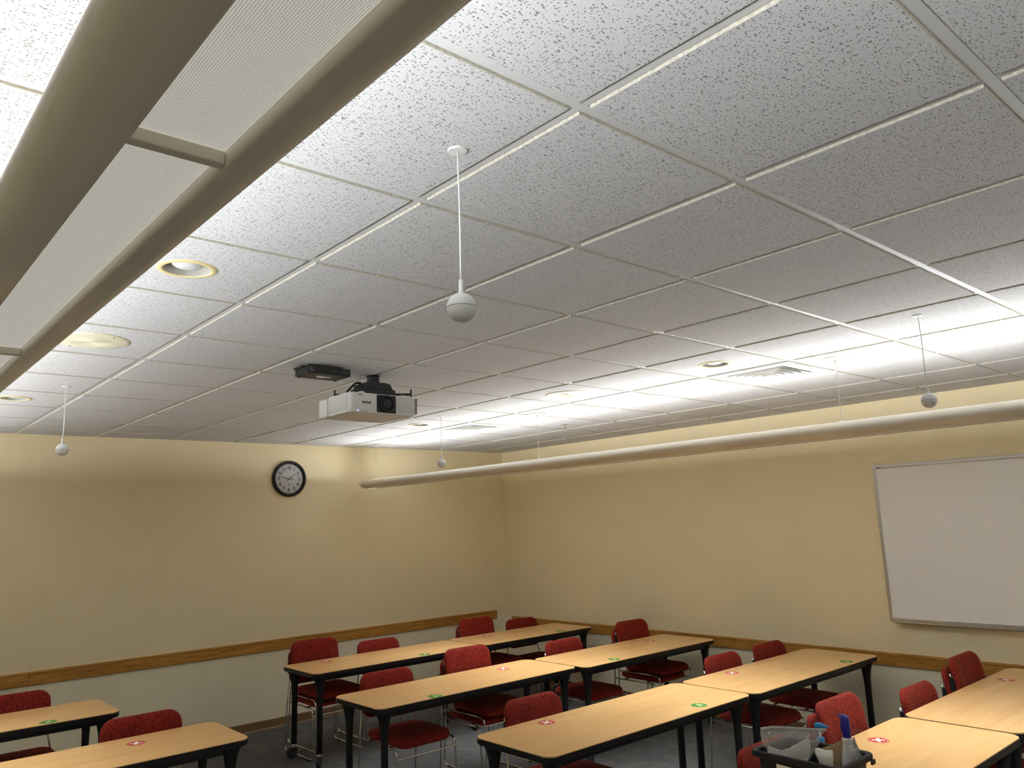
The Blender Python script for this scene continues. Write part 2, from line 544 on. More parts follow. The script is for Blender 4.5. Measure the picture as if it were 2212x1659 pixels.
def profile_x(prof, x0, x1):   # prof points (depth from wall, z); runs along x on the back wall
    return prism(prof, x0, x1, lambda u, v, h: (h, YB - u, v))
def profile_y(prof, y0, y1):
    return prism(prof, y0, y1, lambda u, v, h: (XR - u, h, v))
bprof = [(0, 0), (.016, 0), (.014, .006), (.007, .016), (.006, .082), (.003, .088), (0, .088)]
struct(obj('baseboard_back', profile_x(bprof, XL, XR), 'base'), 'brown vinyl baseboard under the clock wall')
struct(obj('baseboard_right', profile_y(bprof, YF, YB - .007), 'base'), 'brown vinyl baseboard under the whiteboard wall')
def railprof(z0, z1):
    return [(0, z0), (.014, z0), (.018, z0 + .004), (.018, z1 - .022), (.021, z1 - .017), (.021, z1 - .004), (.017, z1), (0, z1)]
tb = bpy.data.objects.new('trim_1', None); COL.objects.link(tb); struct(tb, 'oak chair rail on the clock wall')
for a, b in ((XL, .227), (.229, 2.738), (2.740, 5.158)):
    obj('board', profile_x(railprof(.716, .822), a, b), 'oak_x', tb)
tr_ = bpy.data.objects.new('trim_2', None); COL.objects.link(tr_); struct(tr_, 'oak chair rail on the whiteboard wall')
for a, b in ((1.870, 6.383), (-1.0, 1.868), (YF, -1.002)):
    obj('board', profile_y(railprof(.638, .738), a, b), 'oak_y', tr_)

# ceiling: dark plenum above, tiles and grid as its pieces
ceil = struct(obj('ceiling', B(XL - .1, XR + .1, YF - .1, YB + .1, H + .16, H + .22), 'plenum'), 'suspended grid ceiling of fissured white tiles')
I0, I1, J0, J1 = -5, 8, -8, 10
def xb(i): return min(i * T, XR)
def yb(j): return min(j * T, YB)

def tile_mesh(wx, wy, hole=None):
    """tile face dropped 9 mm below the grid; optional round hole (cx, cy, r)"""
    bm = bmesh.new()
    g, dz, ch = .0165, DZT, .0012
    hx, hy = wx / 2, wy / 2
    def sq(ax, ay, z, n=8):
        pts = []
        for k in range(n): pts.append((-ax + 2 * ax * k / n, -ay))
        for k in range(n): pts.append((ax, -ay + 2 * ay * k / n))
        for k in range(n): pts.append((ax - 2 * ax * k / n, ay))
        for k in range(n): pts.append((-ax, ay - 2 * ay * k / n))
        return [bm.verts.new((u, v, z)) for u, v in pts]
    n = 8 if hole else 1
    f = sq(hx - g - ch, hy - g - ch, -dz, n)
    e = sq(hx - g, hy - g, -dz + ch, n)
    u = sq(hx - g, hy - g, .002, n)
    fl = sq(hx - .004, hy - .004, .002, n)
    tp = sq(hx - .004, hy - .004, .012, n)
    rings = [f, e, u, fl, tp]
    for a, b in zip(rings, rings[1:]):
        for k in range(len(a)):
            k2 = (k + 1) % len(a)
            fc = bm.faces.new((a[k], a[k2], b[k2], b[k])); fc.material_index = 1
    if hole:
        cx, cy, r = hole
        def cr(z):
            out = []
            for v in f:
                a = math.atan2(v.co.y, v.co.x)
                out.append(bm.verts.new((cx + r * math.cos(a), cy + r * math.sin(a), z)))
            return out
        c0, c1 = cr(-dz), cr(.012)
        for k in range(len(f)):
            k2 = (k + 1) % len(f)
            bm.faces.new((f[k], f[k2], c0[k2], c0[k]))
            bm.faces.new((c0[k], c0[k2], c1[k2], c1[k])).material_index = 1
            bm.faces.new((c1[k], c1[k2], tp[k2], tp[k])).material_index = 1
    else:
        bm.faces.new(f)
        bm.faces.new(tp).material_index = 1
    return mesh(bm, 'ceiling_tile')
CANS = [(-1, 2), (4, 2), (-1, 7), (4, 7)]
VENTS = [(5, 2), (5, 7)]
tcache = {}
for i in range(I0, I1 + 1):
    for j in range(J0, J1 + 1):
        if (i, j) in VENTS: continue
        x0, x1, y0, y1 = xb(i), xb(i + 1), yb(j), yb(j + 1)
        hole = (0, 0, .078) if (i, j) in CANS else None
        key = (round(x1 - x0, 4), round(y1 - y0, 4), bool(hole), (i, j) == (7, 4))
        if key not in tcache:
            tcache[key] = tile_mesh(x1 - x0, y1 - y0, hole)
        t = obj('ceiling_tile', tcache[key], ['tile_old' if key[3] else 'tile', 'tile_edge'], ceil,
                ((x0 + x1) / 2, (y0 + y1) / 2, H + random.uniform(-.0006, .0006)))
        t.rotation_euler = (random.uniform(-.0012, .0012), random.uniform(-.0012, .0012), 0)
TW = .012
def tee(name, L, axis, loc):
    key = (name, round(L, 4))
    if key not in tcache:
        bm = bmesh.new()
        if axis == 0:
            box(bm, -L / 2, L / 2, -TW, TW, 0, .0015); box(bm, -L / 2, L / 2, -.002, .002, .0015, .035)
        else:
            box(bm, -TW, TW, -L / 2, L / 2, .0004, .0019); box(bm, -.002, .002, -L / 2, L / 2, .0019, .035)
        tcache[key] = mesh(bm, name)
    return obj(name, tcache[key], 'tee', ceil, loc)
for j in range(J0 + 1, J1 + 1):
    tee('main_tee', XR - XL - .002, 0, ((XL + XR) / 2, j * T, H))
for i in range(I0 + 1, I1 + 1):
    for j in range(J0, J1 + 1):
        y0, y1 = yb(j), yb(j + 1)
        tee('cross_tee', y1 - y0 - .025, 1, (i * T, (y0 + y1) / 2, H))
for nm, b in (('trim_3', B(XL, XR, YB - .02, YB, H - .001, H + .002)), ('trim_4', B(XR - .02, XR, YF, YB - .02, H - .001, H + .002)),
              ('trim_5', B(XL, XL + .02, YF, YB - .02, H - .001, H + .002)), ('trim_6', B(XL + .02, XR - .02, YF, YF + .02, H - .001, H + .002))):
    struct(obj(nm, b, 'tee'), 'thin white wall angle at the ceiling edge')

# ------------------------------------------------------------------ pendant light rows
ZB = 2.272                              # underside of the pendants
def pendant(xc, y0, y1, label, wires, discs, bars):
    root = thing('pendant_light', label, 'pendant light', (xc, (y0 + y1) / 2, ZB), 0, 'linear pendant lights')
    yc = (y0 + y1) / 2
    Lh = (y1 - y0) / 2
    half = [(.0515, .026), (.0515, .001), (.054, 0), (.072, .0015), (.090, .0075), (.106, .017), (.117, .029), (.1225, .041),
            (.1232, .050), (.1205, .060), (.114, .070), (.104, .079), (.092, .0855)]
    inner = [(.090, .0825), (.101, .076), (.110, .067), (.1165, .058), (.119, .049), (.118, .041), (.113, .031), (.103, .020), (.088, .0115), (.059, .010), (.056, .026)]
    bm = bmesh.new()
    n = len(half) + len(inner)
    for s in (1, -1):
        pr = [(s * a, b) for a, b in half + inner]
        prism(pr, -Lh + .09, Lh - .09, lambda u, v, h: (u, h, v), bm)
    me = mesh(bm, 'body')
    for p in me.polygons: p.use_smooth = len(p.vertices) == 4
    obj('body', me, 'body', root)
    # rounded end caps
    for s in (1, -1):
        bm = bmesh.new()
        full = [(-a, b) for a, b in half[2:]] [::-1] + [(a, b) for a, b in half[2:]]
        rings = []
        for k in range(7):
            a = k / 6 * PI / 2
            sc1 = max(math.cos(a), .02)
            rings.append([bm.verts.new((u * (.55 + .45 * sc1), s * (Lh - .09 + .09 * math.sin(a)), .043 + (v - .043) * (.25 + .75 * sc1))) for u, v in full])
        for a, b in zip(rings, rings[1:]):
            for k in range(len(a)):
                k2 = (k + 1) % len(a)
                bm.faces.new((a[k], a[k2], b[k2], b[k]))
        bm.faces.new(rings[-1])
        me = mesh(bm, 'end_cap', True)
        obj('end_cap', me, 'body', root)
    ys = sorted([y0 + .1] + bars + [y1 - .1])
    for a, b in zip(ys, ys[1:]):
        obj('lens_panel', B(-.0514, .0514, -(b - a) / 2 + .001, (b - a) / 2 - .001, .020, .024), 'lens', root, (0, (a + b) / 2 - yc, 0))
    for b in bars:
        obj('joint_bar', B(-.051, .051, -.008, .008, .003, .0195, .002), 'body', root, (0, b - yc, 0))
    obj('gear_tray', B(-.0555, .0555, -Lh + .09, Lh - .09, .0265, .030), 'body', root)
    for x in (-.045, .045):
        tubes = lathe([(.013, -Lh + .12), (.013, Lh - .12)], 10, axis='y', cen=(x, 0, .047))
        obj('lamp_tube', tubes, 'tube', root)
    for wy in wires:
        obj('suspension_cable', sweep([(0, wy - yc, .030), (0, wy - yc, H - ZB - .004)], .0016, 6), 'alu', root)
        obj('cable_gripper', lathe([(.004, -.036), (.009, -.034), (.009, -.012), (.007, -.008)], 12, cen=(0, wy - yc, H - ZB)), 'white', root)
        obj('cable_anchor', lathe([(.004, .025), (.005, .03), (.005, .092), (.003, .098)], 10, cen=(0, wy - yc, 0)), 'white', root)
    for wy in discs:
        obj('ceiling_canopy', lathe([(.002, -.016), (.06, -.0155), (.078, -.0125), (.080, -.0065), (.080, -.0055)], 32, cen=(0, wy - yc, H - ZB)), 'white', root)
    for s in (-1, 1):                   # wide-throw optics: one strip of light to each side
        ld = bpy.data.lights.new('pendant_tubes', 'AREA')
        ld.shape = 'RECTANGLE'; ld.size = .02; ld.size_y = y1 - y0 - .25
        ld.energy = LAMP_POWER / 2; ld.color = LAMP_COLOR; ld.spread = math.radians(138)
        lo = bpy.data.objects.new('lamp_glow', ld); COL.objects.link(lo)
        lo.parent = root; lo.location = (s * .004, 0, .078)
        lo.rotation_euler = (0, PI - s * LAMP_TILT, 0)
    ld = bpy.data.lights.new('pendant_down_fill', 'AREA')   # added fill light to brighten the tables, spread kept out of camera view
    ld.shape = 'RECTANGLE'; ld.size = .098; ld.size_y = y1 - y0 - 1.3
    ld.spread = math.radians(DOWN_FILL_SPREAD); ld.energy = DOWN_FILL_POWER; ld.color = LAMP_COLOR
    lo = bpy.data.objects.new('down_fill', ld); COL.objects.link(lo)
    lo.parent = root; lo.location = (0, -.6, -.0008)
    return root
pendant(3.235, -4.4, 6.29, 'long white pendant light in front of the whiteboard wall', [1.033, 3.59, 6.10, -1.53, -4.1], [1.033, 3.59], [-.19 + 1.2 * k for k in range(-3, 6)])
pendant(-.900, -4.4, 6.29, 'large pendant light overhead at upper left with its lit lens in view', [-4.1, -1.53, 3.59, 6.10], [3.59], [-.217 + 1.185 * k for k in range(-3, 6)])

# ------------------------------------------------------------------ things on the ceiling
def mic(x, y, z, lab):
    t = thing('hanging_microphone', lab, 'microphone', (x, y, z), 0, 'white ball microphones hanging from the ceiling')
    top = H - DZT - z
    obj('ceiling_plate', lathe([(0, top - .004), (.022, top - .004), (.024, top - .001), (.024, top)], 28), 'micwhite', t)
    for a in (0.6, 3.7):
        obj('screw', lathe([(0, -.001), (.002, -.0008), (.0025, 0)], 8, cen=(.016 * math.cos(a), .016 * math.sin(a), top - .004)), 'alu', t)
    pts = [(0.003 * math.sin(k / 7 * PI * 1.5) * (1 - k / 7), .002 * math.sin(k), .062 + (top - .066) * k / 7) for k in range(8)]
    pts[0] = (0, 0, .062); pts[-1] = (0, 0, top - .004)
    obj('cord', mesh(sweep(pts, .0021, 8), 'cord', True), 'micwhite', t)
    obj('neck', mesh(lathe([(.0085, .030), (.0065, .036), (.0055, .042), (.0052, .066), (.0035, .067)], 16), 'neck', True), 'micwhite', t)
    R_ = .0345
    up = [(R_, .0008)] + [(R_ * math.cos(a), R_ * math.sin(a)) for a in [k / 10 * PI / 2 for k in range(1, 10)]] + [(0, R_)]
    lo = [(0, -R_)] + [(R_ * math.cos(a), R_ * math.sin(a)) for a in [-PI / 2 + k / 10 * PI / 2 for k in range(1, 10)]] + [(R_, -.0008)]
    obj('upper_shell', mesh(lathe(up, 32, cap=False), 'upper_shell', True), 'micwhite', t)
    obj('lower_shell', mesh(lathe(lo, 32, cap=False), 'lower_shell', True), 'micwhite', t)
    obj('seam', lathe([(R_ - .001, -.001), (R_ - .001, .001)], 32), 'grey', t)
mic(-.095, .31, 2.352, 'nearest and largest looking of the four hanging white ball microphones')
mic(2.592, .314, 2.340, 'white ball microphone hanging at right above the whiteboard')
mic(-.138, 4.009, 2.370, 'white ball microphone hanging at far left before the clock wall')
mic(2.583, 4.041, 2.352, 'small white ball microphone hanging over the far end of the right pendant light')

def downlight(i, j, lab, drop=0):
    t = thing('recessed_downlight', lab, 'downlight', ((i + .5) * T, (j + .5) * T, H), 0, 'recessed ceiling downlights')
    z = -DZT
    obj('trim_ring', mesh(lathe([(.0755, z + .004), (.0755, z - .003), (.079, z - .005), (.092, z - .004), (.096, z - .001), (.096, z)], 40, cap=False), 'trim_ring', True), 'trimcream', t)
    obj('baffle', mesh(lathe([(.0755, z - .002), (.072, .01), (.066, .05), (.062, .085)], 40, cap=False), 'baffle', True), 'bafflegrey', t)
    obj('can_top', lathe([(0, .086), (.064, .086), (.064, .09), (0, .09)], 24), 'cream', t)
    obj('flood_bulb', mesh(lathe([(0, -.004 - drop), (.02, -.0034 - drop), (.038, .001 - drop), (.048, .008 - drop), (.049, .014 - drop), (.036, .046), (.018, .085)], 28), 'flood_bulb', True), 'bulb', t)
downlight(-1, 2, 'cream-ringed recessed downlight beside the large left pendant')
downlight(4, 2, 'recessed downlight beside the nearer square air vent', .004)
downlight(-1, 7, 'cream-ringed recessed downlight at far left edge above the clock wall')
downlight(4, 7, 'recessed downlight just right of the projector, far down the ceiling')

def speaker(i, j, lab):
    t = thing('ceiling_speaker', lab, 'speaker', ((i + .5) * T, (j + .5) * T, H - DZT), 0, 'round ceiling speakers')
    obj('grille_plate', mesh(lathe([(0, -.0075), (.086, -.0075), (.135, -.0065), (.152, -.005), (.159, -.001), (.159, 0)], 48), 'grille_plate', True), 'spk', t)
    for k in range(10):
        r = .010 + .0082 * k
        obj('grille_ring', lathe([(r, -.0073), (r + .0010, -.0082), (r + .0030, -.0082), (r + .0040, -.0073)], 40, cap=False), 'spk', t)
    for k in range(4):
        a = .45 + k * PI / 2
        obj('screw', lathe([(0, -.0095), (.004, -.0088), (.0045, -.0055)], 10, cen=(.138 * math.cos(a), .138 * math.sin(a), 0)), 'chrome', t)
speaker(-1, 4, 'round cream ceiling speaker beside the large left pendant')
speaker(4, 4, 'round pale ceiling speaker near the right pendant')

def vent(i, j, lab):
    t = thing('air_diffuser', lab, 'air vent', ((i + .5) * T, (j + .5) * T, H), 0, 'square ceiling air vents')
    a, b = .287, .208
    bm = bmesh.new()
    def sq(h, z): return [bm.verts.new(p) for p in ((-h, -h, z), (h, -h, z), (h, h, z), (-h, h, z))]
    rs = [sq(a, .002), sq(a, -.009), sq(b, -.009), sq(b - .004, -.004), sq(b - .004, .03)]
    for p, q in zip(rs, rs[1:]):
        for k in range(4): bm.faces.new((p[k], p[(k + 1) % 4], q[(k + 1) % 4], q[k]))
    obj('frame', bm, 'white', t)
    obj('duct_box', B(-.21, .21, -.21, .21, .060, .064), 'dark', t)
    bm = bmesh.new()
    rs = [sq(.21, .012), sq(.21, .060)]
    for k in range(4): bm.faces.new((rs[0][k], rs[0][(k + 1) % 4], rs[1][(k + 1) % 4], rs[1][k]))
    obj('duct_wall', bm, 'dark', t)
    for q in range(5):
        h0 = .192 - .037 * q
        bm = bmesh.new()
        lo = sq(h0, -.012 - .003 * q); hi = sq(h0 - .030, .016)
        hi2 = sq(h0 - .031, .017); lo2 = sq(h0 + .001, -.011 - .003 * q)
        for p, s in ((lo, hi), (lo2, hi2)):
            for k in range(4): bm.faces.new((p[k], p[(k + 1) % 4], s[(k + 1) % 4], s[k]))
        for p, s in ((lo, lo2), (hi, hi2)):
            for k in range(4): bm.faces.new((p[k], p[(k + 1) % 4], s[(k + 1) % 4], s[k]))
        obj('louvre', bm, 'white', t)
    obj('centre_plate', B(-.012, .012, -.012, .012, -.024, -.020), 'white', t)
    obj('screw', lathe([(0, -.030), (.003, -.029), (.004, -.024)], 10), 'alu', t)
    for s in (1, -1):
        bm = bmesh.new()
        box(bm, -.19, .19, -.002, .002, .017, .02)
        bmesh.ops.rotate(bm, verts=bm.verts, matrix=Matrix.Rotation(s * PI / 4, 3, 'Z'))
        obj('brace', bm, 'white', t)
vent(5, 2, 'square white air vent nearest the camera on the right of the ceiling')
vent(5, 7, 'square white air vent far down the ceiling near the wall corner')

t = thing('sprinkler_head', 'small fire sprinkler head on the ceiling toward the far right corner', 'sprinkler', (3.973, 4.004, H - DZT))
obj('escutcheon', lathe([(0, -.004), (.022, -.005), (.030, -.003), (.031, 0)], 24), 'grey', t)
obj('stem', lathe([(.008, -.004), (.009, -.014), (.006, -.016), (.006, -.022)], 14), 'chrome', t)
for s in (-1, 1):
    obj('frame_arm', sweep([(s * .006, 0, -.018), (s * .010, 0, -.028), (s * .003, 0, -.042)], .002, 6), 'chrome', t)
obj('bulb', lathe([(.002, -.022), (.0025, -.03), (.002, -.038)], 8), 'stred', t)
obj('deflector', lathe([(0, -.042), (.013, -.042), (.014, -.044), (0, -.045)], 20), 'chrome', t)

# projector mount
t = thing('ceiling_mount', 'black metal ceiling mount holding the projector', 'mount', (1.215, 2.84, H - DZT))
obj('ceiling_flange', B(-.032, .032, -.030, .030, -.005, 0, .002), 'black', t)
obj('post', B(-.027, .027, -.024, .024, -.048, -.006, .003), 'black', t)
bm = prism([(-.105, -.085), (.105, -.085), (.085, -.052), (.06, -.046), (-.06, -.046), (-.085, -.055)], -.05, .05, lambda u, v, h: (u, h, v))
obj('tilt_bracket', bm, 'black', t)
obj('spider_plate', B(-.115, .115, -.06, .06, -.118, -.085, .004), 'black', t)
for sx, sy in ((-1, -1), (1, -1), (-1, 1), (1, 1)):
    obj('arm', sweep([(sx * .09, sy * .04, -.110), (sx * .150, sy * .09, -.112), (sx * .19, sy * .115, -.112)], .007, 6), 'black', t)
    obj('bolt', lathe([(.005, -.130), (.005, -.085), (.003, -.082)], 8, cen=(sx * .188, sy * .113, 0)), 'black', t)
obj('adjust_knob', lathe([(.010, 0), (.012, .004), (.012, .016), (.006, .018)], 12, axis='x', cen=(.027, 0, -.026)), 'alu', t)
obj('safety_strap', sweep(fillet([(-.175, .0, -.112), (-.10, .03, -.045), (-.065, .03, -.045)], .02), .006, 6), 'black', t)
obj('cable', sweep(fillet([(.04, .03, -.045), (.10, .02, -.06), (.115, 0, -.11)], .03), .003, 6), 'black', t)

# projector, hung upside down, lens to the front of the room
PX0, PX1, PY0, PY1, PZ0, PZ1 = .972, 1.408, 2.68, 2.945, 2.494, 2.603
pcx, pcy = (PX0 + PX1) / 2, 2.84
t = thing('projector', 'white projector hung upside down from the ceiling with its lens facing front', 'projector', (pcx, pcy, PZ0))
bm = prism(rrect(PX0 - pcx, PX1 - pcx, PY0 - pcy, PY1 - pcy, .024, 6), 0, PZ1 - PZ0)
bmesh.ops.bevel(bm, geom=[e for e in bm.edges if abs(e.verts[0].co.z - e.verts[1].co.z) < 1e-6], offset=.005, segments=2, affect='EDGES')
obj('case', bm, 'prj', t)
obj('cable_cover', B(PX0 - pcx, PX1 - pcx, PY1 - pcy + .003, PY1 - pcy + .095, 0, PZ1 - PZ0 - .002, .006), 'prj', t)
fy = PY0 - pcy
lx, lz = 1.207 - pcx, 2.551 - PZ0
obj('lens_bay', B(1.140 - pcx, 1.266 - pcx, fy - .0015, fy + .01, .004, PZ1 - PZ0 - .004), 'blackplastic', t)
lb = obj('lens_barrel', mesh(lathe([(.049, .012), (.050, -.006), (.047, -.012), (.040, -.012), (.034, -.004), (.028, -.010), (.024, -.010)], 36, axis='y', cen=(lx, fy, lz)), 'lens_barrel'), 'blackplastic', t)
obj('lens_glass', mesh(lathe([(0, -.010), (.012, -.0088), (.024, -.004)], 28, axis='y', cen=(lx, fy, lz)), 'lens_glass', True), 'glassdark', lb)
obj('focus_lever', B(lx + .049, lx + .056, fy - .009, fy - .003, lz - .004, lz + .004), 'black', lb)
for k in range(11):
    z = .012 + k * .0083
    obj('vent_slat', B(1.276 - pcx, PX1 - pcx + .003, fy - .004, fy + .014, z, z + .0042), 'prjgrey', t)
    obj('vent_slat', B(PX1 - pcx - .01, PX1 - pcx + .003, fy - .004, fy + .05, z, z + .0042), 'prjgrey', t)
for k in range(10):
    z = .016 + k * .0083
    obj('side_slat', B(PX0 - pcx - .003, PX0 - pcx + .006, fy + .03, PY1 - pcy - .022, z, z + .0045), 'prj', t)
obj('side_grille', B(PX0 - pcx - .0008, PX0 - pcx + .006, fy + .026, PY1 - pcy - .018, .012, .101), 'prjgrey', t)
tm = text_mesh('EPSON', .0185, .0003, .0003)
obj('logo', tm, 'ink', t, (1.075 - pcx, fy - .0008, 2.5515 - PZ0), (PI / 2, PI, 0))
obj('status_light', B(1.017 - pcx, 1.024 - pcx, fy - .002, fy + .002, .004, .011, .001), 'blueled', t)
for k in range(5):
    x = 1.033 - pcx + k * .0105
    obj('indicator', B(x, x + .0018, fy - .001, fy + .001, .004, .011), 'ink', t)
obj('sensor_slot', B(1.023 - pcx, 1.048 - pcx, fy - .001, fy + .001, .096, .100), 'ink', t)
for x, y in ((.08, .02), (.36, .03), (.05, .22), (.40, .22)):
    obj('foot', lathe([(.018, 0), (.018, .007), (.012, .010), (0, .010)], 16, cen=(PX0 - pcx + x, fy + y, PZ1 - PZ0)), 'prj', t)

# black receiver box fixed under the ceiling
t = thing('receiver_box', 'flat black electronic receiver box fixed under the ceiling beside the projector', 'receiver', (.84, 2.742, 2.681))
bx = obj('case', B(-.125, .125, -.072, .078, 0, .039, .0015, 1), 'blackplastic', t)
obj('front_panel', B(-.126, .126, -.076, -.072, -.0005, .0395), 'black', t)
obj('ear_bracket', B(-.135, -.1255, -.03, .078, .037, .047), 'black', t)
obj('hanger_plate', B(-.10, .10, -.04, .07, .0395, .055), 'black', t)
for sx, sy in ((-.11, -.058), (.11, -.058), (-.11, .062), (.11, .062)):
    obj('foot', lathe([(.004, -.005), (.006, -.004), (.006, 0)], 10, cen=(sx, sy, 0)), 'rubber', t)
obj('underside_label', prism([(-.045, -.012), (-.02, -.02), (.01, -.012), (.05, -.016), (.04, .012), (.015, .016), (.005, .03), (-.03, .022)], -.0006, -.0001), 'spk', t)
for x0, x1, z0, z1 in ((-.118, -.100, .030, .034), (-.118, -.098, .020, .022), (-.118, -.085, .014, .016), (.02, .03, .018, .020), (.075, .082, .018, .021), (.088, .094, .018, .021), (.10, .113, .018, .020)):
    obj('print_mark', B(x0, x1, -.0764, -.076, z0, z1), 'grey', t)

# ------------------------------------------------------------------ things on the walls
t = thing('wall_clock', 'round black-framed wall clock with white dial on the beige wall', 'clock', (2.436, YB, 2.388))
RC = .183
obj('frame', mesh(lathe([(RC - .03, 0), (RC - .004, 0), (RC, -.006), (RC, -.026), (RC - .006, -.038), (RC - .016, -.043), (RC - .026, -.039), (RC - .032, -.028), (RC - .032, -.008)], 56, axis='y', cap=False), 'frame', True), 'blackplastic', t)
obj('dial', lathe([(0, -.012), (RC - .031, -.012), (RC - .031, -.002), (0, -.002)], 56, axis='y'), 'dial', t)
for k in range(1, 13):
    a = k * PI / 6
    rr = .111
    nm_ = text_mesh(str(k), .047, 0, .0009)
    obj('numeral', nm_, 'ink', t, (rr * math.sin(a), -.0126, rr * math.cos(a) - .001), (PI / 2, 0, 0))
bm = bmesh.new()
for k in range(60):
    a = k * PI / 30
    L_ = .012 if k % 5 == 0 else .008
    wd = .0012 if k % 5 == 0 else .0006
    c, s = math.cos(a), math.sin(a)
    q = [(-wd, .147), (wd, .147), (wd, .147 - L_), (-wd, .147 - L_)]
    bm.faces.new([bm.verts.new((u * c + v * s, -.0124, -u * s + v * c)) for u, v in q])
obj('minute_marks', bm, 'grey', t)
def hand(name, a, l, tail, w0, w1, y, mat):
    c, s = math.cos(a), math.sin(a)
    obj(name, prism([(-w0, -tail), (w0, -tail), (w1, l), (-w1, l)], y, y - .0012, lambda u, v, h: (u * c + v * s, h, -u * s + v * c)), mat, t)
hand('hour_hand', math.radians(53.5), .088, .028, .0042, .0022, -.015, 'ink')
hand('minute_hand', math.radians(282), .122, .028, .0036, .0016, -.018, 'ink')
hand('second_hand', math.radians(272), .075, .05, .0012, .0006, -.021, 'red2')
obj('hub', lathe([(0, -.0225), (.005, -.0225), (.005, -.012)], 14, axis='y'), 'red2', t)
obj('maker_mark', B(-.017, .017, -.0126, -.0122, -.062, -.055), 'grey', t)
obj('glass_cover', mesh(lathe([(0, -.036), (.05, -.0352), (.10, -.0325), (RC - .030, -.027)], 48, axis='y', cap=False), 'glass', True), 'clockglass', t)

t = thing('whiteboard', 'large aluminium-framed whiteboard on the right wall', 'whiteboard', (XR, .59, .985))
hy, hz = 1.22, 1.230
obj('writing_surface', B(-.012, -.004, -hy + .01, hy - .01, .01, hz - .01), 'wb', t)
fr = [('side_frame', B(-.020, -.001, hy - .022, hy, 0, hz, .002)), ('side_frame', B(-.020, -.001, -hy, -hy + .022, 0, hz, .002)),
      ('bottom_frame', B(-.020, -.001, -hy + .022, hy - .022, 0, .026, .002)), ('top_rail', B(-.020, -.001, -hy + .022, hy - .022, hz - .028, hz, .003))]
for n_, b_ in fr: obj(n_, b_, 'alu', t)
obj('map_rail_lip', B(-.028, -.019, -hy + .03, hy - .03, hz - .024, hz - .006, .002), 'alu', t)
obj('rail_stop', B(-.031, -.026, hy - .06, hy - .045, hz - .030, hz - .018, .001), 'black', t)
obj('rail_stop', B(-.031, -.026, hy - .083, hy - .079, hz - .012, hz - .006, .001), 'black', t)
obj('marker_tray', prism([(0, -.004), (.055, -.004), (.058, 0), (.058, .010), (.054, .010), (.052, .0005), (0, .0005)], -hy + .06, hy - .055, lambda u, v, h: (-.004 - u, h, v - .006)), 'alu', t)

t = thing('wall_outlet', 'small white socket plate low on the clock wall behind the tables', 'outlet', (3.157, YB, .381))
obj('plate', B(-.057, .057, -.006, 0, -.035, .035, .002), 'white', t)
for s in (-1, 1):
    so = obj('socket', lathe([(0, -.008), (.015, -.008), (.016, -.006)], 18, axis='y', cen=(s * .022, 0, 0)), 'white', t)
    for q in (-1, 1):
        obj('slot', B(s * .022 - .004, s * .022 + .004, -.0085, -.0078, q * .005 - .001, q * .005 + .001), 'ink', so)
obj('screw', lathe([(0, -.0075), (.003, -.007), (.003, -.006)], 8, axis='y'), 'alu', t)

# ------------------------------------------------------------------ tables
ZT = .737
LEGM = {}
def table_meshes(L, W):
    key = (round(L, 3), round(W, 3))
    if key in LEGM: return LEGM[key]
    d = {}
    hx, hy = L / 2, W / 2
    d['top'] = mesh(prism(rrect(-hx + .003, hx - .003, -hy + .003, hy - .003, .072, 8), ZT - .006, ZT), 'table_top')
    bm = prism(rrect(-hx, hx, -hy, hy, .075, 8), ZT - .034, ZT - .0035)
    bmesh.ops.bevel(bm, geom=[e for e in bm.edges if abs(e.verts[0].co.z - e.verts[1].co.z) < 1e-6], offset=.004, segments=2, affect='EDGES')
    d['edge'] = mesh(bm, 'edge_band')
    bm = bmesh.new()
    for s in (-1, 1):
        box(bm, -hx + .13, hx - .13, s * (hy - .075) - .018, s * (hy - .075) + .018, ZT - .076, ZT - .0341)
    d['apron'] = [mesh(B(-hx + .13, hx - .13, s * (hy - .075) - .018, s * (hy - .075) + .018, ZT - .072, ZT - .0341), 'apron_rail') for s in (-1, 1)]
    bm.free()
    LEGM[key] = d
    return d
def leg_mesh():
    # elliptical trumpet flare, wider along the table
    prof = [(.0235, .115), (.0235, .50), (.026, .56), (.031, .61), (.040, .655), (.054, .688), (.062, .7025)]
    bm = lathe(prof, 16)
    return mesh(bm, 'leg', True)
LEG = leg_mesh()
STEM = mesh(lathe([(.019, .085), (.019, .116)], 12), 'stem', True)
WHEEL = mesh(lathe([(.012, -.017), (.036, -.016), (.040, -.012), (.040, -.005), (.034, -.003), (.034, .003), (.040, .005), (.040, .012), (.036, .016), (.012, .017)], 22, axis='x', cen=(0, .018, .0405)), 'wheel')
HOOD = mesh(prism([(.018 + .046 * math.cos(a), .0405 + .046 * math.sin(a)) for a in [math.radians(15 + 20 * k) for k in range(8)]] + [(-.012, .09), (.012, .09)][::-1] if False else
                  [(-.016, .05), (-.022, .070), (-.014, .088), (.014, .088), (.034, .086), (.052, .070), (.060, .052), (.040, .060), (.018, .064)], -.019, .019, lambda u, v, h: (h, u, v)), 'caster_hood')
for m_, k in ((LEG, 'black'), (STEM, 'alu'), (WHEEL, 'rubber'), (HOOD, 'blackplastic')): m_.materials.append(M[k])

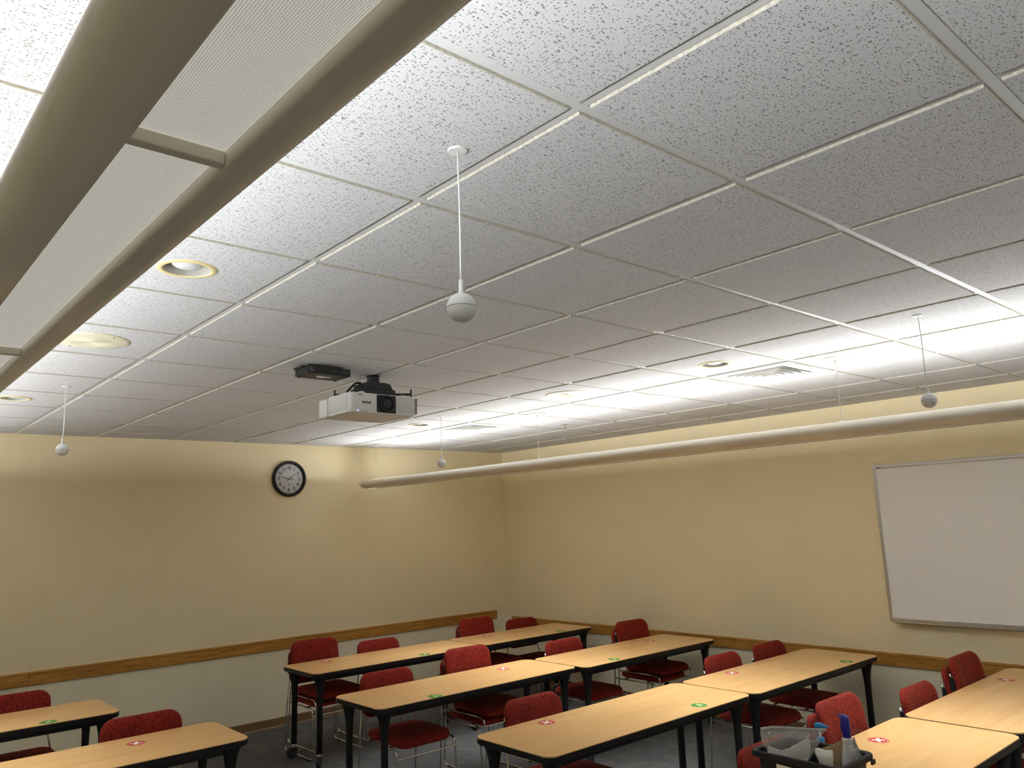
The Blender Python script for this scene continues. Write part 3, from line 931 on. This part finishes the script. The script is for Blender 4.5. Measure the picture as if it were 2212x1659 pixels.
def stick_glyph(kind):
    if kind == 'red':
        pts = []
        a, b = .031, .0085
        cross = [(a, b), (b, b), (b, a), (-b, a), (-b, b), (-a, b), (-a, -b), (-b, -b), (-b, -a), (b, -a), (b, -b), (a, -b)]
        return cross
    # pale figure on the green discs, outlined from how it lies on the table
    g = [(-.57, -.10), (-.30, .22), (-.06, .70), (.12, .50), (.24, .12), (.70, .34), (.62, .12), (.28, -.22), (.02, -.74), (-.12, -.55), (-.02, -.10), (-.22, .0)]
    return [((.747 * u + .665 * v) * .046, (-.665 * u + .747 * v) * .046) for u, v in g]
STK = {}
for kind in ('red', 'green'):
    STK[kind] = (mesh(lathe([(.050, 0), (.050, .0006), (0, .0006)], 36), 'sticker'),
                 mesh(lathe([(.0425, .0006), (.0425, .0009), (.0445, .0009), (.0445, .0006)], 36, cap=False), 'ring'),
                 mesh(prism(stick_glyph(kind), .0006, .0010), 'symbol'))
    for me, k in zip(STK[kind], (('stred' if kind == 'red' else 'stgreen'), 'stwhite2' if kind == 'green' else 'stwhite', 'stwhite' if kind == 'red' else 'stwhite2')):
        me.materials.append(M[k])

def table(label, x0, x1, y0, y1, stickers, rz=0):
    cx, cy = (x0 + x1) / 2, (y0 + y1) / 2
    t = thing('classroom_table', label, 'table', (cx, cy, 0), rz, 'wood-topped classroom tables')
    d = table_meshes(x1 - x0, y1 - y0)
    obj('table_top', d['top'], 'laminate', t)
    obj('edge_band', d['edge'], 'edge', t)
    for a in d['apron']: obj('apron_rail', a, 'black', t)
    hx, hy = (x1 - x0) / 2, (y1 - y0) / 2
    for sx in (-1, 1):
        for sy in (-1, 1):
            lg = obj('leg', LEG, None, t, (sx * (hx - .088), sy * (hy - .082), 0))
            obj('stem', STEM, None, lg)
            a = random.uniform(0, 2 * PI)
            obj('caster_hood', HOOD, None, lg, (0, 0, 0), (0, 0, a))
            obj('wheel', WHEEL, None, lg, (0, 0, 0), (0, 0, a))
    for kind, sx, sy, rot in stickers:
        s = obj('seat_sticker', STK[kind][0], None, t, (sx - cx, sy - cy, ZT), (0, 0, rot))
        s['label'] = 'red round sticker with white cross' if kind == 'red' else 'green round sticker with pale symbol'
        obj('ring', STK[kind][1], None, s)
        obj('symbol', STK[kind][2], None, s)
    return t
table('wood-topped table in front of the clock wall, left of the two in the farthest row', 1.905, 3.650, 4.865, 5.475, [('red', 2.268, 5.358, .75), ('green', 3.007, 4.931, 0)])
table('shorter wood-topped table in the far corner against the whiteboard wall', 3.662, 5.165, 4.880, 5.490, [('red', 4.041, 5.311, .75), ('green', 4.724, 4.95, 0)])
table('wood-topped table of the second row from the clock wall, middle of the room', 1.590, 3.395, 3.405, 4.010, [('red', 2.982, 3.832, .9), ('green', 2.051, 3.447, .3)])
table('wood-topped table of the second row from the clock wall, touching the whiteboard wall', 3.405, 5.150, 3.335, 3.965, [('red', 4.75, 3.792, .75), ('green', 3.812, 3.409, 0)])
table('wood-topped table at bottom centre, nearest of the middle tables', 1.590, 3.385, 1.865, 2.475, [('red', 2.054, 2.373, .62), ('green', 2.932, 1.96, 0)])
table('wood-topped table at right ending at the chair rail below the whiteboard', 3.395, 5.160, 1.850, 2.460, [('red', 3.89, 2.355, .62), ('green', 4.776, 1.934, 0)])
table('wood-topped table carrying the black bin at bottom right', 1.605, 3.400, .375, .985, [('red', 2.877, .859, .55)])
table('wood-topped table cut by the right picture edge under the whiteboard', 3.415, 5.190, .380, .975, [('red', 4.742, .85, .62)])
table('wood-topped table at bottom left with one red cross sticker', -1.035, .766, 3.395, 3.975, [('red', .275, 3.80, 1.2)])
table('wood-topped table at the left picture edge with one green sticker', -1.335, .456, 4.735, 5.325, [('green', .043, 4.80, .2)])

# ------------------------------------------------------------------ chairs
def pad(w, h, r, t, mapf, n=6, dome=.010):
    """upholstered pad: rounded-rectangle rings, soft edges; mapf(u, v, d) -> xyz"""
    bm = bmesh.new()
    def ring(ins, d):
        rr = max(r - ins, .012)
        return [bm.verts.new(mapf(u, v, d)) for u, v in rrect(-w / 2 + ins, w / 2 - ins, -h / 2 + ins, h / 2 - ins, rr, n)]
    rings = [ring(.10, -dome * .2), ring(.05, 0), ring(.018, .003), ring(.006, .008), ring(0, .018), ring(0, t - .018), ring(.006, t - .008), ring(.018, t - .002),
             ring(.05, t + dome * .5), ring(.10, t + dome)]
    for a, b in zip(rings, rings[1:]):
        for k in range(len(a)):
            k2 = (k + 1) % len(a)
            bm.faces.new((a[k], a[k2], b[k2], b[k]))
    for rg in (rings[0], rings[-1]):
        f = bm.faces.new(rg)
        bmesh.ops.triangulate(bm, faces=[f])
    return mesh(bm, 'pad', True)

def chair_proto():
    t = thing('stacking_chair', 'proto', 'chair', (0, 0, 0), 0, 'red stacking chairs')
    # seat: u across, v front(-) to back(+), d up
    def seat_map(u, v, d):
        drop = -.022 * max(0, (-v - .08) / .15) ** 2 - .010 * (abs(u) / .23) ** 2 * 0
        sag = -.010 * (1 - (u / .23) ** 2) * (1 - (v / .23) ** 2)
        return (u, v + .005, .418 + d + drop + (sag if d > .02 else 0))
    obj('seat', pad(.455, .455, .085, .052, seat_map), 'fabric', t)
    def back_map(u, v, d):
        z = .683 + v
        y = .272 + .19 * v - .030 * (u / .23) ** 2
        return (u, y + .043 - d, z)
    obj('backrest', pad(.455, .292, .075, .043, back_map, dome=.006), 'fabric', t)
    for s in (-1, 1):
        x = s * .2385
        path = [(s * .205, .309, .735), (s * .208, .284, .590), (x, .258, .44), (x, .292, .0085), (x, -.232, .0085), (x, -.205, .408), (x, .256, .408)]
        obj('side_frame', mesh(sweep(fillet(path, .042, 5), .0065, 8), 'side_frame', True), 'chrome', t)
        for y in (-.16, .22):
            obj('glide', B(x - .009, x + .009, y - .02, y + .02, 0, .012, .002, 1), 'rubber', t)
        obj('back_clip', B(s * .205 - .012, s * .205 + .012, .283, .312, .63, .72, .004, 1), 'black', t)
    obj('front_stretcher', sweep([(-.236, -.212, .352), (.236, -.212, .352)], .0060, 8), 'chrome', t)
    obj('seat_stretcher', sweep([(-.236, -.11, .411), (.236, -.11, .411)], .0060, 8), 'chrome', t)
    obj('seat_stretcher', sweep([(-.236, .15, .411), (.236, .15, .411)], .0060, 8), 'chrome', t)
    return t
CH = chair_proto()
used = [False]
def chair(label, x, y, z=0, rz=0, tilt=0):
    c = CH if not used[0] else copy_tree(CH)
    used[0] = True
    c.location = (x, y, z); c.rotation_euler = (tilt, 0, rz)
    c['label'] = label
DZ, DY = .071, -.055
def stack(where, x, y, rz=0):
    chair('red chair, lower of the pair stacked ' + where, x, y - DY, 0, rz)
    chair('red chair, upper of the pair stacked ' + where, x, y, DZ, rz)
stack('at the left end of the farthest row', 2.285, 5.325)
chair('single red chair at the farthest-row table under the clock, right of the stacked pair', 2.90, 5.25)
stack('at the far corner table', 4.09, 5.265)
chair('single red chair at the far corner table nearest the wall corner', 4.71, 5.25)
chair('single red chair with its seat seen below the second-row table, left end', 2.08, 3.805)
stack('at the middle of the second-row table', 2.82, 3.795)
chair('single red chair at the second-row table by the whiteboard wall, left of the stacked pair', 3.89, 3.78)
stack('at the second-row table by the whiteboard wall', 4.775, 3.745)
chair('single red chair behind the nearest middle table at bottom centre', 2.17, 2.325)
chair('single red chair at the right table beside its red cross sticker', 4.05, 2.25)
chair('single red chair at the right table nearest the chair rail', 4.72, 2.26)
chair('single red chair mostly hidden left of the black bin', 2.19, .775)
stack('behind the black bin', 2.93, .79)
chair('single red chair at the table cut by the right edge, left of the stacked pair', 3.81, .745)
stack('at the table under the whiteboard', 4.58, .745)
chair('single red chair at the bottom left table', .38, 3.78)
chair('single red chair cut by the left picture edge', -.04, 5.19)

# ------------------------------------------------------------------ bin with cleaning supplies
BX0, BX1, BY0, BY1 = 1.815, 2.105, .510, .908
bcx, bcy = (BX0 + BX1) / 2, (BY0 + BY1) / 2
t = thing('storage_bin', 'black plastic bin of cleaning supplies standing on the table at bottom right', 'bin', (bcx, bcy, ZT + .001))
bhx, bhy = (BX1 - BX0) / 2, (BY1 - BY0) / 2
bm = bmesh.new()
def rr(ix, z, r): return [bm.verts.new((u, v, z)) for u, v in rrect(-bhx + ix, bhx - ix, -bhy + ix, bhy - ix, r, 5)]
rg = [rr(.034, 0, .03), rr(.018, .162, .03), rr(.021, .162, .03), rr(.037, .004, .03)]
for a, b in zip(rg, rg[1:]):
    for k in range(len(a)): bm.faces.new((a[k], a[(k + 1) % len(a)], b[(k + 1) % len(a)], b[k]))
bm.faces.new(rg[0]); bm.faces.new(rg[-1])
obj('body', bm, 'blackplastic', t)
bm = bmesh.new()
rg = [rr(.019, .150, .03), rr(.003, .142, .035), rr(0, .144, .036), rr(0, .162, .036), rr(.003, .165, .035), rr(.016, .165, .03), rr(.020, .161, .03), rr(.019, .150, .03)]
for a, b in zip(rg, rg[1:]):
    for k in range(len(a)): bm.faces.new((a[k], a[(k + 1) % len(a)], b[(k + 1) % len(a)], b[k]))
obj('rim', bm, 'blackplastic', t)
for y in (-.11, .03, .15):
    obj('rim_slot', B(-bhx + .006, -bhx + .011, y - .02, y + .02, .1645, .1662), 'dark', t)
obj('rim_slot', B(-.04, .05, -bhy + .006, -bhy + .011, .1645, .1662), 'dark', t)
obj('latch_tab', B(bhx - .05, bhx - .02, -bhy - .006, -bhy + .002, .128, .146, .002), 'blackplastic', t)
bm = prism([(-.05, .030), (.085, .030), (.085, .128), (-.05, .122)], 0, .0012, lambda u, v, h: (-bhx + .0335 - .1 * v - h - .003, u, v))
obj('label_card', bm, 'paper', t)

def sheet(name, rows, mat, label, cat, thick=.0008, wob=.0, sub=2, smooth=True):
    """crumpled sheet from a grid of 3D points (rows of equal length), given thickness"""
    bm = bmesh.new()
    g = [[bm.verts.new(p) for p in r] for r in rows]
    for a, b in zip(g, g[1:]):
        for k in range(len(a) - 1): bm.faces.new((a[k], a[k + 1], b[k + 1], b[k]))
    if sub:
        bmesh.ops.subdivide_edges(bm, edges=bm.edges[:], cuts=sub, use_grid_fill=True, smooth=.6 if smooth else 0)
    bm.normal_update()
    if wob:
        for v in bm.verts:
            v.co += v.normal * random.uniform(-wob, wob)
    c = sum((v.co for v in bm.verts), Vector()) / len(bm.verts)
    zmin = min(v.co.z for v in bm.verts)
    org = Vector((c.x, c.y, zmin))
    for v in bm.verts: v.co -= org
    me = mesh(bm, name, True)
    o = obj(name, me, mat, None, org)
    if thick:
        sd = o.modifiers.new('thickness', 'SOLIDIFY'); sd.thickness = thick; sd.offset = 0
    if label: tag(o, label, cat)
    return o

# zip bag: two films joined at their edges, paper towels inside
zf = [[(1.800, .832, 1.000), (1.832, .800, 1.005), (1.870, .758, 1.003), (1.912, .708, .997), (1.972, .638, .994)],
      [(1.800, .834, .975), (1.826, .792, .972), (1.866, .748, .970), (1.905, .700, .968), (1.962, .649, .978)],
      [(1.806, .832, .940), (1.832, .796, .930), (1.868, .756, .925), (1.900, .712, .925), (1.946, .668, .930)],
      [(1.844, .822, .895), (1.860, .800, .885), (1.880, .776, .878), (1.895, .742, .872), (1.925, .700, .876)]]
zb = [[(x + .004, y + .004, z) for x, y, z in zf[0]]] + [[(x + .035 + .012 * k, y + .030 + .008 * k, z) for k, (x, y, z) in enumerate(r)] for r in zf[1:]]
for r, q in zip(zb[1:], zf[1:]):
    r[0] = (q[0][0] + .002, q[0][1] + .002, q[0][2]); r[-1] = (q[-1][0] + .004, q[-1][1] + .004, q[-1][2])
bag = sheet('zip_bag', zf, 'film', 'clear zip bag of paper towels standing in the black bin', 'bag', 0, .0015, 3)
b2 = sheet('back_film', zb, 'film', None, None, 0, .0015, 3)
b2.parent = bag; b2.location = b2.location - bag.location
zs = sheet('zip_strip', [[(x - .001, y - .001, z + .004) for x, y, z in zf[0]], [(x - .001, y - .001, z - .005) for x, y, z in zf[0]]], 'filmstrip', None, None, .003, 0, 3)
zs.parent = bag; zs.location = zs.location - bag.location
sheet('paper_towel', [[(1.842, .830, .926), (1.860, .812, .915), (1.880, .796, .905), (1.905, .768, .915), (1.930, .735, .938), (1.946, .716, .949), (1.955, .708, .944)],
                      [(1.832, .830, .900), (1.850, .804, .895), (1.868, .782, .885), (1.890, .754, .893), (1.912, .730, .905), (1.932, .708, .915), (1.942, .700, .912)],
                      [(1.846, .826, .868), (1.856, .806, .865), (1.868, .784, .862), (1.882, .758, .862), (1.897, .734, .862), (1.912, .714, .866), (1.920, .706, .868)]],
      'tissue', 'crumpled white paper towel inside the clear zip bag', 'paper towel', .004, .002, 3)
sheet('paper_sheet', [[(1.886, .650, .936), (1.896, .640, .941), (1.912, .622, .931), (1.932, .600, .932)],
                      [(1.872, .640, .922), (1.882, .624, .917), (1.896, .610, .912), (1.914, .590, .912)],
                      [(1.888, .632, .880), (1.892, .624, .876), (1.900, .612, .872), (1.914, .594, .870)]],
      'tissue', 'torn white paper sticking up at the front of the black bin', 'paper', .0012, .001, 2)
sheet('kraft_paper', [[(1.945, .690, .905), (1.966, .676, .914), (2.006, .631, .934), (2.027, .604, .953)],
                      [(1.950, .680, .885), (1.968, .664, .885), (1.998, .634, .895), (2.020, .606, .910)],
                      [(1.960, .670, .840), (1.972, .656, .840), (1.996, .632, .840), (2.012, .612, .842)]],
      'kraft', 'brown paper sticking up in the black bin beside the spray bottle', 'paper', .0012, .002, 3, False)
# pump bottle
t = thing('pump_bottle', 'soap bottle with light blue pump head standing behind the black bin', 'bottle', (2.142, .762, ZT))
k_ = .0
obj('body', mesh(lathe([(0, 0), (.030, 0), (.032, .004), (.032, .120), (.028, .138), (.015, .150), (.013, .156)], 24), 'body', True), 'white', t)
obj('collar', mesh(lathe([(.016, .150), (.017, .152), (.017, .172), (.010, .176)], 20), 'collar', True), 'pumpblue', t)
obj('stem', lathe([(.0045, .174), (.0045, .212)], 12), 'white', t)
bm = prism([(-.018, .210), (-.020, .220), (-.018, .229), (-.008, .233), (.010, .231), (.024, .224), (.040, .215), (.039, .211), (.022, .213), (.008, .213), (.006, .207), (-.006, .207)], -.008, .008,
           lambda u, v, h: (u * .747 - h * .665, -u * .665 - h * .747, v))
bmesh.ops.bevel(bm, geom=bm.edges[:], offset=.002, segments=2, affect='EDGES')
obj('pump_head', mesh(bm, 'pump_head', True), 'pumpblue', t)
# spray bottle seen from behind, wrapped in clear film
t = thing('spray_bottle', 'spray bottle with dark blue trigger head and white neck in the black bin', 'bottle', (2.040, .590, .7415))
obj('body', mesh(lathe([(0, 0), (.034, 0), (.036, .004), (.036, .105), (.033, .135), (.027, .165), (.020, .190), (.0175, .200)], 24), 'body', True), 'white', t)
obj('collar', mesh(lathe([(.0195, .198), (.0205, .200), (.0200, .214), (.017, .218)], 20), 'collar', True), 'white', t)
bm = bmesh.new()
secs = [(.216, .016, .017, 0), (.240, .0155, .0165, .001), (.262, .0155, .018, .000), (.272, .0165, .023, -.004), (.288, .0165, .028, -.008), (.298, .0135, .022, -.010), (.304, .006, .010, -.010)]
rings = []
for z, a, b, oy in secs:
    rings.append([bm.verts.new((a * math.cos(2 * PI * q / 16), b * math.sin(2 * PI * q / 16) - oy, z)) for q in range(16)])
for a, b in zip(rings, rings[1:]):
    for q in range(16): bm.faces.new((a[q], a[(q + 1) % 16], b[(q + 1) % 16], b[q]))
bm.faces.new(rings[0]); bm.faces.new(rings[-1])
hd = obj('trigger_head', mesh(bm, 'trigger_head', True), 'sprayblue', t, (0, 0, 0), (0, 0, -.72))
obj('nozzle', lathe([(.008, .034), (.009, .036), (.009, .052), (.005, .053)], 14, axis='y', cen=(0, 0, .289)), 'sprayblue', hd)
obj('trigger', sweep(fillet([(0, .030, .275), (0, .045, .262), (0, .040, .232)], .012), [.006] * 8, 8), 'sprayblue', hd)
# clear wrap bunched round the bottle
rows = []
for q in range(6):
    z = .862 + .019 * q
    row = []
    for s in range(9):
        a = -2.9 + s * .36
        rad = .060 - .0055 * q + .006 * math.sin(s * 2.1 + q * 1.3)
        row.append((2.040 + rad * math.cos(a), .592 + rad * .85 * math.sin(a), z + .006 * math.sin(s * 1.7 + q)))
    rows.append(row)
sheet('plastic_wrap', rows, 'film', 'crinkled clear plastic wrap around the spray bottle in the bin', 'plastic wrap', 0, .003, 2)
rows = [[(2.064, .580, .992), (2.075, .562, .990), (2.088, .545, .987), (2.100, .532, .978), (2.106, .526, .962)],
        [(2.068, .578, .965), (2.082, .566, .962), (2.094, .552, .960), (2.104, .538, .955), (2.110, .530, .946)],
        [(2.070, .576, .930), (2.078, .562, .928), (2.088, .548, .925), (2.098, .536, .920), (2.104, .530, .912)],
        [(2.066, .580, .880), (2.070, .566, .880), (2.074, .556, .880), (2.078, .550, .880), (2.080, .546, .880)]]
sheet('plastic_bag', rows, 'film2', 'thin clear plastic bag sticking up at the right corner of the bin', 'bag', 0, .002, 3)
